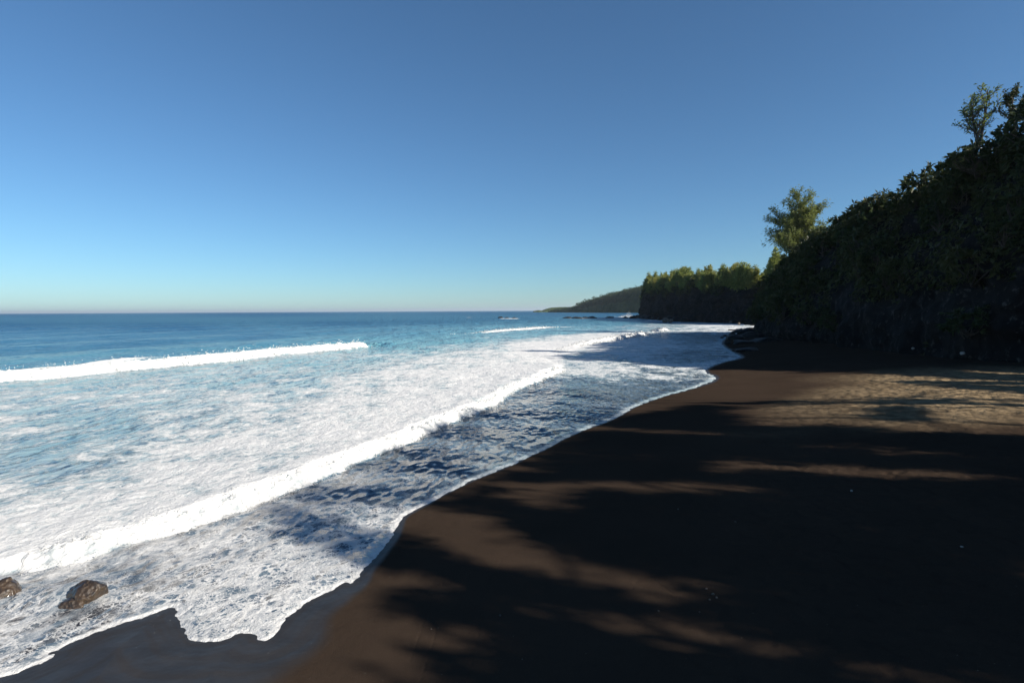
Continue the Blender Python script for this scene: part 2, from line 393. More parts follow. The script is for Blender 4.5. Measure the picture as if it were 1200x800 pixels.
def build_sea():
    keep = SDJ < .35
    px, py = to_px(X, Y, np.zeros_like(X))
    toe = (xof(TOE, Y) - X) * CA                 # + seaward of the bore's toe
    toe = toe + np.clip(Y / 30, .3, 1.5) * .5 * fbm2(X * .5, Y * .5, 4, 3)
    brk = (X - xof(BRK, Y)) * CA                 # + shoreward of the breaker's toe
    seaw = sstep(-.25, .25, toe)
    A = idw(SEA_SET, px, py); B = idw(SW_SET, px, py)
    foam = A[:, 0] * seaw + (B[:, 0] - .13 * sstep(50, 30, Y) - .13 * sstep(13, 18, Y) * sstep(44, 34, Y)) * (1 - seaw)
    lace = B[:, 1] * (1 - seaw) + .25 * seaw * sstep(.2, .4, foam)
    teal = A[:, 1] * seaw + .25 * (1 - seaw)
    shallow = (1 - seaw) * sstep(-9, -3, SD) * .6 + (1 - seaw) * .35
    shallow = np.maximum(shallow, (1 - seaw) * .9 * sstep(13, 18, Y) * sstep(60, 40, Y))
    shallow = np.maximum(shallow, (1 - seaw) * sstep(20, 11, Y))
    inbay = (Y > BRK[:, 1].min() - 12) & (Y < BRK[:, 1].max() + .5)
    offshore = inbay & (brk < -.5)
    foam = np.where(offshore, foam * sstep(-3, -.5, brk), foam); 
    foam = foam + .22 * fbm2(X * .15, Y * .10, 3, 77) * (foam > .1) + np.where(seaw > .5, .06 * fbm2(X * .03, Y * .03, 2, 78) * (foam > .1), 0)
    foam = np.maximum(foam, 1.15 * sstep(-3.2, -2.2, brk) * sstep(.9, -.2, brk + .5 * fbm2(X * .6, Y * .6, 3, 71)) * sstep(26, 30, Y) * sstep(78, 75, Y))
    b2 = np.exp(-((brk + 6.5 + .42 * np.clip(Y - 46, 0, 14) + .6 * fbm2(X * .3, Y * .3, 4, 72)) / 1.1) ** 2) * sstep(40, 46, Y) * sstep(68, 60, Y); foam = np.maximum(foam, 1.25 * b2)
    lip = sstep(76, 79, Y) * sstep(96, 84, Y) * sstep(-4, -1, brk) * sstep(1.5, -.5, brk); teal = np.maximum(teal, lip * 1.0)
    # sparse white caps on the open sea
    rimw = np.clip(.03 + Y * .006, .06, .6)
    rim = sstep(-rimw * 1.8, -rimw * .7, SDJ)
    for (qx, qy, wx, wy) in ((683, 372.6, 22, .7), (716, 372.2, 10, .6), (597, 373.4, 13, .6), (735, 371.6, 13, .8), (549, 371.6, 4, .35), (770, 375.5, 16, 1.0)):
        foam = np.maximum(foam, 1.0 * np.exp(-((px - qx) / wx) ** 4 - ((py - qy - .25 * fbm2(X * .05, Y * .02, 2, 70)) / wy) ** 2))
    # heights
    z = np.zeros_like(X)
    att = sstep(-.5, -14, SD)
    wave = .16 * fbm2(X * .22 + .1 * Y, Y * .13, 4, 11) + .05 * fbm2(X * 1.1, Y * .8, 3, 12)
    swell = .28 * np.sin((X * .93 - Y * .36) * 2 * math.pi / 26 + 1.5 * fbm2(X * .02, Y * .02, 2, 5)) * sstep(3, 14, -brk) * sstep(600, 150, Y)
    z += wave * att * (.25 + .75 * seaw) * sstep(1500, 300, Y) + np.where(offshore | (Y > 80), swell * sstep(0, 60, Y), 0)
    z += .05 * fbm2(X * 1.4, Y * 1.4, 4, 14) * sstep(.15, .6, foam) * sstep(-.3, -2, SD)
    bh = .42 * sstep(8, 14, Y) * sstep(56, 46, Y)
    z += bh * sstep(-.1, .7, toe) * np.exp(-np.maximum(toe, 0) / 7)
    bh2 = .35 * sstep(66, 90, Y) * sstep(140, 118, Y)
    z += bh2 * sstep(0, 1.2, toe) * np.exp(-np.maximum(toe, 0) / 6)
    e3 = sstep(26, 30, Y) * sstep(93, 77, Y)
    z += .35 * b2; z += .72 * e3 * np.where(brk > -1.3, sstep(.1, -1.3, brk), np.exp(-(((brk + 1.3) / 3.6) ** 2)))
    # water piling over the boulders
    for (c, r) in BOULD:
        g = np.exp(-(((X - c[0] + .35) / .55) ** 2 + ((Y - c[1] - .15) / .35) ** 2)); z += .20 * g
        foam = foam - .22 * np.exp(-(((X - c[0] + .35) / .6) ** 2 + ((Y - c[1] - .1) / .4) ** 2))
    z = np.where(SDJ < 0, z + .035 * (1 - np.exp(np.minimum(SDJ, 0) / .12)), -.12 * SDJ)
    # keep the film above the sand
    V = np.stack([X, Y, z], 1)
    V, Fc, at_ = prune(V, LF, keep, dict(foam=foam, lace=np.clip(lace, 0, 1), teal=np.clip(teal, 0, 1), shallow=np.clip(shallow, 0, 1), rim=rim))
    o = mesh_obj('sea', V, Fc, M_SEA, attrs=at_)
    tag(o, 'blue and turquoise sea streaked with white foam washing up the beach', 'sea', kind='structure')

def build_beach():
    keep = (SD > -4) & (Y < 240) & (X < 110)
    z = sand_z(np.where(np.abs(SD) < 2, SDJ, SD), X, Y)
    px, py = to_px(X, Y, z)
    wl = np.interp(px, [0, 250, 400, 440, 480, 520, 650, 800, 870], [3.0, 1.8, .7, .25, .14, .06, .06, .1, .4])
    wet = sstep(wl * 1.3, wl * .6, SD + np.minimum(.25, wl * .3) * fbm2(X * .7, Y * .7, 3, 61))
    wet = wet * (.80 + .20 * sstep(-.3, .3, fbm2(SD * 5, (X - Y) * .25, 3, 69)))
    tramp_lit = sstep(5, 13, SD + 3 * fbm2(X * .2, Y * .2, 2, 62)) * sstep(18, 24, Y + 3 * fbm2(X * .3, Y * .3, 3, 67)) * sstep(41, 34, Y + 4 * fbm2(X * .15, Y * .15, 3, 68))  # trampled zone, cut to the strip where sunlight is painted as paler sand
    # thin rills and cracks
    lines = [[(590,640),(566,690),(560,735),(545,800)],[(520,650),(512,720),(490,790)],[(640,668),(634,700),(640,712)],[(740,690),(755,675),(790,700),(800,712)],[(505,690),(480,760)]]
    for L in lines:
        W = catmull([ground(a, b, .35) for a, b in L], 6); m = (Y < 16) & (SD > 0)
        d = seg_dist(X[m], Y[m], W) + .03 * fbm2(X[m] * 6, Y[m] * 6, 2, 63)
        z[m] -= .005 * np.exp(-(d / .014) ** 2) * (.4 + .6 * (fbm2(X[m] * 2, Y[m] * 2, 2, 64) > -.1))
    V = np.stack([X, Y, z], 1)
    V, Fc, at_ = prune(V, LF, keep, dict(wet=wet, tramp_lit=tramp_lit))
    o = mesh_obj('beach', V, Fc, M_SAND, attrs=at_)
    tag(o, 'black volcanic sand beach in streaky tree shade', 'beach', kind='structure')
    # the rest of the ground, out of the lattice (behind the camera, under the trees)
    gx, gy = np.meshgrid(np.arange(-60, 130, 1.0), np.arange(-90, 240, 1.0)); a, b = gx.ravel(), gy.ravel()
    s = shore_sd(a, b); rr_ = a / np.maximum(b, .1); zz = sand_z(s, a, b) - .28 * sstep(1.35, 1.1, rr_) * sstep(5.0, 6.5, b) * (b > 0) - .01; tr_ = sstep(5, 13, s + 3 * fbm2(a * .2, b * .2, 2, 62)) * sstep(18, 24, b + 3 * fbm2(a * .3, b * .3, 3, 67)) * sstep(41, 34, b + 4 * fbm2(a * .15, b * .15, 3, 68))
    o2 = mesh_obj('ground', np.stack([a, b, zz], 1), grid_faces(*gx.shape), M_SAND, attrs=dict(wet=np.zeros_like(a), tramp_lit=tr_))
    tag(o2, 'dark sand under the beach and trees', 'ground', kind='structure')
    # sea bed / far floor
    o3 = mesh_obj('seabed', [(-9000, -200, -6), (9000, -200, -6), (9000, 32000, -6), (-9000, 32000, -6)], [(0, 1, 2, 3)], M_SAND)
    tag(o3, 'dark sand floor below the sea', 'seabed', kind='structure')

def ground_z(x, y):
    a = np.array([float(x)]); b = np.array([float(y)])
    return float(sand_z(shore_sd(a, b), a, b)[0])

def ridge(name, line, H, front, back, label, cat='wave', step_px=1.3, seed=0, taper=(.06, .06), base=0.0, amp=.5, hv=.6):
    L = catmull(line, 8); s = np.concatenate([[0], np.cumsum(np.hypot(*np.diff(L, axis=0).T))])
    ys = np.interp(s, s, L[:, 1]); pos = [0.0]
    while pos[-1] < s[-1]:
        pos.append(pos[-1] + max(.05, float(np.interp(pos[-1], s, np.abs(L[:, 1]))) / F * step_px * 1.6))
    pos = np.array(pos); cx = np.interp(pos, s, L[:, 0]); cy = np.interp(pos, s, L[:, 1])
    tx = np.gradient(cx); ty = np.gradient(cy); n = np.hypot(tx, ty); nx, ny = -ty / n, tx / n     # seaward when heading +y: (-ty, tx) points to -x
    sg = np.where(nx > 0, -1, 1); nx, ny = nx * sg, ny * sg
    u = pos / pos[-1]; env = sstep(0, taper[0], u) * sstep(1, 1 - taper[1], u)
    w = np.concatenate([np.linspace(-.3, front, 26), front + (back - front) * np.linspace(0, 1, 34)[1:] ** 1.4])
    Wd, U = np.meshgrid(w, u); P0 = np.meshgrid(w, pos)[1]
    wob = 1.5 * front * fbm2(pos * .30 / max(front, .3), pos * 0 + seed, 6, seed + 3, .65)
    cxx = cx + wob * nx; cyy = cy + wob * ny
    prof = np.where(Wd < front, sstep(-.25 * front, front, Wd) ** .8, np.exp(-((Wd - front) / (back * .42)) ** 2))
    hn = 1 + hv * fbm2(pos * .8, pos * 0, 5, seed + 9, .65)
    Z = H * prof * (env * hn)[:, None]
    Xw = cxx[:, None] + Wd * nx[:, None] * (0.35 + .65 * env[:, None]); Yw = cyy[:, None] + Wd * ny[:, None] * (0.35 + .65 * env[:, None])
    sc = 1.0 / max(H, .35)
    nz = np.abs(fbm3(Xw * 1.0 * sc, Yw * 1.0 * sc, Z * 1.0 * sc, 5, seed + 20, .62))
    n2 = fbm3(Xw * 2.6 * sc, Yw * 2.6 * sc, Z * 2.6 * sc, 3, seed + 25, .6)
    k = amp * H * (.25 + prof) * env[:, None]
    Z = Z + k * (nz - .25) * 1.0 + .16 * k * n2; Xw = Xw - nx[:, None] * k * (nz - .15) * .9; Yw = Yw - ny[:, None] * k * (nz - .15) * .9
    edge = sstep(back * .35, back, Wd)
    Z = Z - edge * .35 - sstep(0, -.3, Wd) * .2 + base - (1 - env[:, None]) * .25
    V = np.stack([Xw, Yw, Z], -1).reshape(-1, 3)
    Fg = grid_faces(len(pos), len(w)); Tri = np.vstack([Fg[:, [0, 1, 2]], Fg[:, [0, 2, 3]]])
    r = np.random.default_rng(seed); nd = int(len(pos) * 5); i = r.integers(0, len(pos), nd); q = r.uniform(0, 1, nd) ** 1.5      # thrown drops and froth lumps
    dist_ = np.abs(cy[i]) + 2; sz = np.maximum(.006, dist_ / F * .55) * r.uniform(.4, 1.3, nd)
    wj = np.where(r.uniform(size=nd) < .55, r.uniform(-.5, .15, nd) * front, r.uniform(.5, 1.6, nd) * front)
    zj = H * env[i] * np.where(wj < .2 * front, r.uniform(0, .45, nd), hn[i] * (.8 + .55 * q)) + base
    c = np.stack([cxx[i] + nx[i] * wj, cyy[i] + ny[i] * wj, zj], 1)
    octv = np.array([(1,0,0),(-1,0,0),(0,1,0),(0,-1,0),(0,0,1),(0,0,-1)], float); octf = np.array([(0,2,4),(2,1,4),(1,3,4),(3,0,4),(2,0,5),(1,2,5),(3,1,5),(0,3,5)])
    DV = (c[:, None] + octv[None] * sz[:, None, None] * np.array([1.3, 1.3, .8])).reshape(-1, 3); DF = (octf[None] + 6 * np.arange(nd)[:, None, None]).reshape(-1, 3)
    V, Tri = merge([(V, Tri), (DV, DF)])
    o = mesh_obj(name, V, Tri, M_WW)
    return tag(o, label, cat, 'white breaking waves off the beach')

# ------------------------------------------------------------------ rocks
def ico(sub):
    import bmesh
    bm = bmesh.new(); bmesh.ops.create_icosphere(bm, subdivisions=sub, radius=1)
    V = np.array([v.co[:] for v in bm.verts]); Fc = np.array([[v.index for v in f.verts] for f in bm.faces]); bm.free()
    return V, Fc
ICO = {k: ico(k) for k in (3, 4, 5)}
def rock_mesh(seed, size, sub=4, rough=.35, flat=.0):
    V, Fc = ICO[sub]; V = V.copy(); r = np.random.default_rng(seed)
    for _ in range(9):                           # chopped facets
        n = r.normal(size=3); n /= np.linalg.norm(n); d = r.uniform(.62, .92); q = V @ n - d
        V = V - np.outer(np.maximum(q, 0) * .85, n)
    if sub >= 5: V = V * (1 + .10 * fbm3(V[:, 0] * 5, V[:, 1] * 5 + seed, V[:, 2] * 5, 4, seed + 3, .6))[:, None]
    n = fbm3(V[:, 0] * 1.3 + seed, V[:, 1] * 1.3, V[:, 2] * 1.3, 5, seed)
    V = V * (1 + rough * n)[:, None]
    return V * np.array(size), Fc
def rock(name, loc, size, seed, mat, label, cat='rock', group=None, sub=4, rough=.35):
    V, Fc = rock_mesh(seed, size, sub, rough)
    o = mesh_obj(name, V, Fc, mat); o.location = [float(a) for a in loc]; o.rotation_euler = (0, 0, seed * 1.7)
    return tag(o, label, cat, group)

# ------------------------------------------------------------------ cliffs
def cliff(name, pts, label, set_in, top_d, seed, mat=None, res=.5, nv=70, rough=1.0, plateau=.06, slope=None, back=60):
    """pts: (x, y, H) along the foot; the face climbs to the left-facing rim, the plateau runs inland (to the right of travel)."""
    P = catmull(pts, 10); s = np.concatenate([[0], np.cumsum(np.hypot(*np.diff(P[:, :2], axis=0).T))])
    n = int(s[-1] / res); q = np.linspace(0, s[-1], n)
    x, y, H = [np.interp(q, s, P[:, i]) for i in range(3)]
    k = max(3, int(6 / res)); ker = np.hanning(k * 2 + 1); ker /= ker.sum()
    sm = lambda a: np.convolve(np.pad(a, k, mode='edge'), ker, 'valid')
    xs, ys = sm(x), sm(y); tx, ty = np.gradient(xs), np.gradient(ys); l = np.hypot(tx, ty); nx, ny = ty / l, -tx / l   # inland normal
    v = np.linspace(-.12, 1, nv); b = np.linspace(0, 1, 26)[1:] ** 1.6
    pw = slope or .55
    off = np.concatenate([set_in * np.clip(v, 0, 1) ** (1 / pw), set_in + b * back])
    hh = np.concatenate([v, 1 + 0 * b])
    Xc = x[:, None] + nx[:, None] * off; Yc = y[:, None] + ny[:, None] * off
    H2 = H + np.minimum(rough - 1.35, 2) * 1.6 * fbm2(q * .035, q * 0, 3, seed + 50); Zc = H2[:, None] * hh; Zc[:, nv:] += (b * back * plateau)
    f = np.concatenate([sstep(-.12, .12, v) * .7 + .3, 1 - .8 * b])
    # buttresses, gullies and ledges
    d = 1.7 * rough * fbm3(Xc * .11, Yc * .11, Zc * .04, 4, seed) + .9 * rough * fbm3(Xc * .42, Yc * .42, Zc * .34, 4, seed + 7)
    d = d + 1.1 * rough * fbm3(Xc * .06, Yc * .06, Zc * .24, 3, seed + 40)
    d = d + .45 * rough * np.abs(fbm3(Xc * 1.1, Yc * 1.1, Zc * .6, 4, seed + 14))
    d = d + .35 * rough * np.abs(fbm3(Xc * .15, Yc * .15, Zc * .9, 3, seed + 21))
    Xc = Xc + nx[:, None] * d * f; Yc = Yc + ny[:, None] * d * f
    Zc = Zc + .5 * rough * fbm2(Xc * .3, Yc * .3, 3, seed + 30) * np.concatenate([0 * v, b * 0 + 1])
    V = np.stack([Xc, Yc, Zc], -1)
    o = mesh_obj(name, V.reshape(-1, 3), grid_faces(n, len(off)), mat or M_CLIFF)
    tag(o, label, 'cliff', kind='structure')
    return dict(x=x, y=y, nx=nx, ny=ny, H=H, V=V, n=n, nv=nv, off=off, obj=o)

# ------------------------------------------------------------------ plants
def unit(a): return a / (np.linalg.norm(a, axis=-1, keepdims=True) + 1e-9)
def leaves(cen, dr, length, width, droop=.15, r=rng):
    """rhombic leaves from cen along dr"""
    n = len(cen); dr = unit(dr); side = unit(np.cross(dr, unit(r.normal(size=(n, 3))))); nn = np.cross(dr, side)
    L = (np.asarray(length) * r.uniform(.7, 1.3, n))[:, None]; Wd = (np.asarray(width) * r.uniform(.7, 1.3, n))[:, None]
    mid = cen + dr * L * .45; tip = cen + dr * L - np.array([0, 0, 1]) * L * droop
    V = np.stack([cen, mid + side * Wd * .5, tip, mid - side * Wd * .5], 1).reshape(-1, 3)
    return V, np.arange(n * 4).reshape(n, 4)
def tube(pts, rad, k=6):
    pts = np.asarray(pts, float); rad = np.asarray(rad, float); t = unit(np.gradient(pts, axis=0))
    ref = np.where(np.abs(t[:, 2:3]) > .9, np.array([[1., 0, 0]]), np.array([[0, 0, 1.]]))
    a = unit(np.cross(t, ref)); b = np.cross(t, a); an = np.arange(k) * 2 * math.pi / k
    V = pts[:, None] + rad[:, None, None] * (np.cos(an)[None, :, None] * a[:, None] + np.sin(an)[None, :, None] * b[:, None])
    i = np.arange(len(pts) * k).reshape(len(pts), k); j = np.roll(i, -1, 1)
    Fc = np.stack([i[:-1], j[:-1], j[1:], i[1:]], -1).reshape(-1, 4)
    return V.reshape(-1, 3), Fc
def merge(parts):
    Vs, Fs, o = [], [], 0
    for V, Fc in parts: Vs.append(V); Fs.append(Fc + o); o += len(V)
    return np.vstack(Vs), np.vstack(Fs)
def merge_mixed(a, b): return merge([a] + list(b))
def limb(p0, d, length, r0, n=7, curl=.25, lift=.0, seed=0):
    r = np.random.default_rng(seed); p = np.array(p0, float); d = unit(np.array(d, float)); pts = [p.copy()]
    for i in range(n):
        d = unit(d + r.normal(size=3) * curl * .5 + np.array([0, 0, lift])); p = p + d * length / n; pts.append(p.copy())
    return np.array(pts), np.linspace(r0, r0 * .3, n + 1)

def make_shrub(seed, rad=1.5, nros=60, leaf=.34, mat=None):
    r = np.random.default_rng(seed); root = empty('coastal_shrub', (0, 0, 0))
    d = unit(r.normal(size=(nros, 3)) + np.array([0, 0, .35])); rr = rad * r.uniform(.45, 1.0, nros) ** .6 * (1 + .35 * np.sin(d[:, 0] * 4 + seed) * np.cos(d[:, 1] * 5 + seed))
    cen = d * rr[:, None] * np.array([1, 1, .72]) + np.array([0, 0, rad * .55])
    k = 10; cc = np.repeat(cen, k, 0); dd = np.repeat(d, k, 0) * .55 + unit(r.normal(size=(nros * k, 3))) + np.array([0, 0, .15])
    V, Fc = leaves(cc, dd, leaf, leaf * .34, .18, r)
    st = []
    for i in range(0, nros, 4):
        p0 = np.array([0, 0, -.2]) + r.normal(size=3) * .12; m = (p0 + cen[i]) / 2 + r.normal(size=3) * .15
        st.append(tube([p0, m, cen[i]], [.05, .035, .015], 5))
    mesh_obj('foliage', V, Fc, mat or M_SHRUB, root, smooth=False)
    SV, SF = merge(st); mesh_obj('stem', SV, SF, M_BARK, root)
    return root

def make_casuarina(name, seed, h, spread, nl=16, sprays=420, leaf=.55, wid=.10, mat=None, bare=.18, lean=(0, 0), top=.85, stems=((0, 0, 1),)):
    """feathery coastal tree: trunk > limbs, plus a crown of drooping needle sprays"""
    r = np.random.default_rng(seed); root = empty(name, (0, 0, 0))
    trunks = []; lim = []; ends = []
    H0, S0 = h, spread
    for si, (sx, sy, sc) in enumerate(stems):
        h, spread = H0 * sc, S0 * (.6 + .4 * sc)
        tp, tr = limb((0, 0, -.4), (lean[0] + sx, lean[1] + sy, 1), h * top, h * .018 + .04, 10, .16, .12, seed + si * 17)
        trunks.append(tube(tp, tr, 8))
        for i in range(nl):
            f = bare + (1 - bare) * (i + r.uniform(0, .8)) / nl; j = min(int(f * 10), 9); p = tp[j] + (tp[j + 1] - tp[j]) * (f * 10 - j)
            a = i * 2.4 + si + r.uniform(-.5, .5); ln = spread * (1.05 - .55 * f) * r.uniform(.75, 1.15)
            lp, lr = limb(p, (math.cos(a), math.sin(a), .55 + .9 * f), ln, .035 + .012 * h * (1 - f) * .5, 7, .3, .06, seed * 50 + i + si * 31)
            lim.append(tube(lp, lr, 5))
            for q in range(2, 8):
                for _ in range(2):
                    dd = unit(lp[min(q, 7)] - lp[q - 1]) + r.normal(size=3) * .65 + np.array([0, 0, .3])
                    sp, sr = limb(lp[min(q, 7)], dd, ln * r.uniform(.18, .38), .025, 4, .3, .05, seed * 99 + i * 13 + q + _ * 7)
                    lim.append(tube(sp, sr, 4)); ends.append(sp)
    E = np.array(ends); ne = len(E); k = max(2, int(sprays * nl / ne))
    idx = np.repeat(np.arange(ne), k); f = r.uniform(.1, 1, len(idx)) * 3.999; j = f.astype(int); fr = (f - j)[:, None]
    cen = E[idx, j] * (1 - fr) + E[idx, j + 1] * fr + r.normal(size=(len(idx), 3)) * leaf * .28
    dr = unit(E[idx, 4] - E[idx, 0]) * .6 + unit(r.normal(size=(len(idx), 3))) * .75 + np.array([0, 0, .25])
    V, Fc = leaves(cen, dr, leaf, wid, .3, r)
    mesh_obj("trunk", *merge(trunks + lim), M_BARK, root)
    mesh_obj('crown', V, Fc, mat or M_CAS, root, smooth=False)
    return root

# ================================================================== BUILD
build_sea(); build_beach()

def gpts(pxs, z=0): return [ground(a, b, z) for a, b in pxs]
ridge('breaking_wave', BRK, .86, 1.0, 2.4, 'long white breaker rolling in on the left, at the edge of the deep blue water', seed=1, taper=(.02, .03), hv=.45, amp=.45)
ridge('breaking_wave', TOE[:18], .34, .45, 1.9, 'nearest foaming bore with its thick white front edge above the dark shallows', seed=3, taper=(.01, .1), amp=.55)
ridge('breaking_wave', gpts([(650,415),(668,408.5),(690,403.5),(730,397.5),(766,391)]), .6, .8, 3.5, 'second white bore running towards the cliff beyond the nearest one', seed=4, taper=(.5, .15), hv=.4)
ridge('breaking_wave', gpts([(528,391),(560,390.5),(600,387.5),(640,384.5),(676,382.5)]), .5, 1.0, 2.5, 'small distant breaker with a greenish face in front of the reef', seed=5, taper=(.25, .35), base=-.1)
ridge('breaking_wave', gpts([(762,390.5),(775,389),(789,387)]), .7, .8, 2.5, 'short white crest near the shaded cliff water', seed=6, taper=(.3, .3))

# boulders in the wash
(bx, by), _ = BOULD[0]
V1, F1 = rock_mesh(11, (.33, .28, .26), 5, .22); V2, F2 = rock_mesh(23, (.24, .19, .14), 5, .25)
V2 = V2 + np.array([-.05, -.22, -.11]); Vb, Fb = merge([(V1, F1), (V2, F2)])
o = mesh_obj('boulder', Vb, Fb, M_ROCKB); o.location = (bx, by, .14)
tag(o, 'wet brown boulder with water pouring round it in the white wash, wholly in view', 'boulder')
(cx, cy), _ = BOULD[1]
rock('boulder', (cx, cy, .08), (.30, .26, .26), 31, M_ROCKB, 'wet brown boulder cut off by the left edge of the photo', 'boulder', sub=5, rough=.25)

# near cliff
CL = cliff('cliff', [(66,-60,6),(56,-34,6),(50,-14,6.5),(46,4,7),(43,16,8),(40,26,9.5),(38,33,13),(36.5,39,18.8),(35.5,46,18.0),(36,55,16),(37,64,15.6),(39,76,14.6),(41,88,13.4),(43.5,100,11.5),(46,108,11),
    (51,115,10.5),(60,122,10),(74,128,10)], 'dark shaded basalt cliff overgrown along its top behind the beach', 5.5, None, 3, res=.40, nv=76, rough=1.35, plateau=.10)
HD = cliff('headland', [(100,160,12),(88,176,13),(80,196,13),(75,218,13.5),(72,240,14),(72,262,14.5),(73,285,15),(76,315,15.5),(79,345,16),(82,366,15.5),(86,380,12.5),(95,390,10),(130,398,9)],
    'dark basalt headland across the bay topped with green trees', 5, None, 31, res=1.0, nv=44, rough=2.6, plateau=.05)
def hill(name, dist, prof, depth, label, seed, rough):
    a = np.array(prof, float); n = 220; px = np.linspace(a[0, 0], a[-1, 0], n); py = np.interp(px, a[:, 0], a[:, 1])
    nr = 40; v = np.linspace(0, 1, nr); V = []
    for i in range(nr):
        y = dist + depth * v[i]; hp = np.sin(np.minimum(v[i] * 1.6, 1) * math.pi / 2) ** .6 if v[i] < .62 else math.cos((v[i] - .62) / .38 * math.pi / 2)
        P = at(0, 364, dist); xx = (px - 600) / F * dist * (1 + .25 * depth / dist * v[i])
        top = (364.2 - py) / F * dist + CAMZ; z = top * hp - 2 + rough * fbm2(xx * .02 + seed, np.full(n, y) * .02, 4, seed) * hp * top * .12
        V.append(np.stack([xx, np.full(n, y), z], 1))
    o = mesh_obj(name, np.array(V).reshape(-1, 3), grid_faces(nr, n), M_HILL)
    return tag(o, label, 'hill', kind='structure'), px, py
FH = cliff('far_headland', [(262,980,42),(226,1030,41),(206,1080,39),(192,1150,34),(176,1230,28),(160,1300,22),(140,1370,15),(120,1430,11),(100,1500,9),(96,1540,5),(120,1570,5)], 'wooded far headland fading into the sea haze', 16, None, 51, mat=M_HILL, res=4, nv=24, rough=3, plateau=.12, back=120)
H2 = hill('hill', 1700, [(626,364),(632,362.6),(636,363.2),(641,361.2),(648,359.4),(658,359.2),(668,359.6),(676,359.8),(690,362),(705,364)], 120, 'lowest bare point at the far end of the coast', 9, 2)

# reef and shore rocks
for i, (px, w, h) in enumerate([(586,7,2.6),(594,5,1.6),(603,6,1.6)]):
    x, y = ground(px, 372.6); s = y / F
    rock('reef_rock', (x, y, 0), (w * s * .6, w * s * .5, h * s * .7), 40 + i, M_ROCKD, ['tallest of the three lone reef rocks left of the main reef', 'low reef rock in the middle of the three lone ones', 'low reef rock at the right end of the three lone ones'][i], 'reef rock', 'rocks of the offshore reef', 3)
lab = ['left end rock of the main reef, long and low', 'second rock of the main reef from its left end', 'humped rock in the middle of the main reef', 'flat rock of the main reef right of its hump', 'separate rock at the right end of the main reef', 'dark rock beside the white splash off the headland', 'pointed rock between the splash and the headland']
for i, (px, py, w, h) in enumerate([(664.5,371.8,9,3.4),(676,371.8,13,3),(687,371.5,9,3.2),(695,371.5,10,3.6),(714,371.3,10,3.4),(733,371.6,6,3.5),(742,372,9,6)]):
    x, y = ground(px, py + 1.2); s = y / F
    rock('reef_rock', (x, y, 0), (w * s * .72, w * s * .5, h * s * .62), 50 + i, M_ROCKD, lab[i], 'reef rock', 'rocks of the offshore reef', 3)
for i, (px, py, w, h) in enumerate([(858,391.5,9,2.6),(850,393.5,5,2),(866,389,16,5),(876,391,22,7),(862,397,20,5.5),(885,396,34,8),(852,402,8,2.2),(872,403,26,6),(874,411,26,4.5),(846,395.5,4,1.5),(898,402,36,7)]):
    x, y = ground(px, py + 1); s = y / F
    rock('shore_rock', (x, y, .1), (w * s * .55, w * s * .6, h * s), 70 + i, M_ROCKD, 'black wave-washed rock heaped at the foot of the near cliff where it meets the water', 'rock', 'black rocks at the foot of the near cliff', 4)
for i, (px, py, w) in enumerate([(1092,404,4),(1098,400,4),(1106,406,5),(1114,402,4),(1121,403,4),(1128,410,5),(1070,404,3)]):
    x, y = ground(px, py + 6, 1.35); s = y / F
    rock('pale_stone', (x, y, 1.5), (w * s * .55, w * s * .5, w * s * .45), 90 + i, M_PALE, 'pale grey stone in the small scatter at the foot of the shaded cliff', 'stone', 'pale stones at the foot of the cliff', 3)
for i, (px, py, w) in enumerate([(880,372,5),(868,374,4),(873,377,5),(862,378,5),(856,379,4),(866,381,3),(878,378,6),(780,377,7),(786,377.5,5)]):
    x, y = ground(px, py + 1); y = min(y, 205 if i < 7 else 262); s = y / F; x = (px - 600) / F * y
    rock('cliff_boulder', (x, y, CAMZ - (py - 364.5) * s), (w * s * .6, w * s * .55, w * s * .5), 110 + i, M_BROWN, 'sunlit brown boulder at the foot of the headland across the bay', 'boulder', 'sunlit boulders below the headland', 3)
for i in range(16):
    k = int((i + .5) / 16 * HD['n'] * .62) + int(HD['n'] * .26); w = float(rng.uniform(1.2, 3.2)); p = HD['V'][min(k, HD['n'] - 1), 6]
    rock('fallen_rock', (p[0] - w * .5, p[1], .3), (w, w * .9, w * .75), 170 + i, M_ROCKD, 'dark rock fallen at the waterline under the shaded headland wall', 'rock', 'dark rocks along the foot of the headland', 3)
for i, (px, py, w) in enumerate([(998,578,3),(1127,649,3),(586,694,3.2),(505,705,1.6),(836,686,4),(840,690,3),(832,692,2.5),(828,679,2.5),(772,700,2),(820,705,2),(612,746,1.6),(517,757,1.6),(862,607,2),(795,588,2)]):
    x, y = ground(px, py, .6); s = y / F
    rock('pebble', (x, y, ground_z(x, y) + w * s * .15), (w * s * .6, w * s * .5, w * s * .4), 130 + i, M_PALE if i < 2 else M_BROWN, 'small pebble lying on the black sand', 'pebble', 'pebbles scattered on the black sand', 3)

# spray plume at the headland
x, y = ground(735, 371); V = []
n = 700; h = rng.uniform(0, 1, n); a = rng.normal(size=(n, 3)); s = y / F
cen = np.stack([x + a[:, 0] * s * (7 * (1 - h) ** 1.5 + .8) + s * 2.5 * h, y + a[:, 1] * s * 2, h ** 2.5 * s * 6.5 + .2 + 0 * h], 1)
Vs, Fs = ICO[3]; pr = [(Vs * s * rng.uniform(.12, .5) * (1.15 - hh) + c, Fs) for c, hh in zip(cen[:220], h[:220])]
tag(mesh_obj('sea_spray', *merge(pr), M_WW), 'white spray bursting over the rocks off the headland', 'spray', kind='stuff')

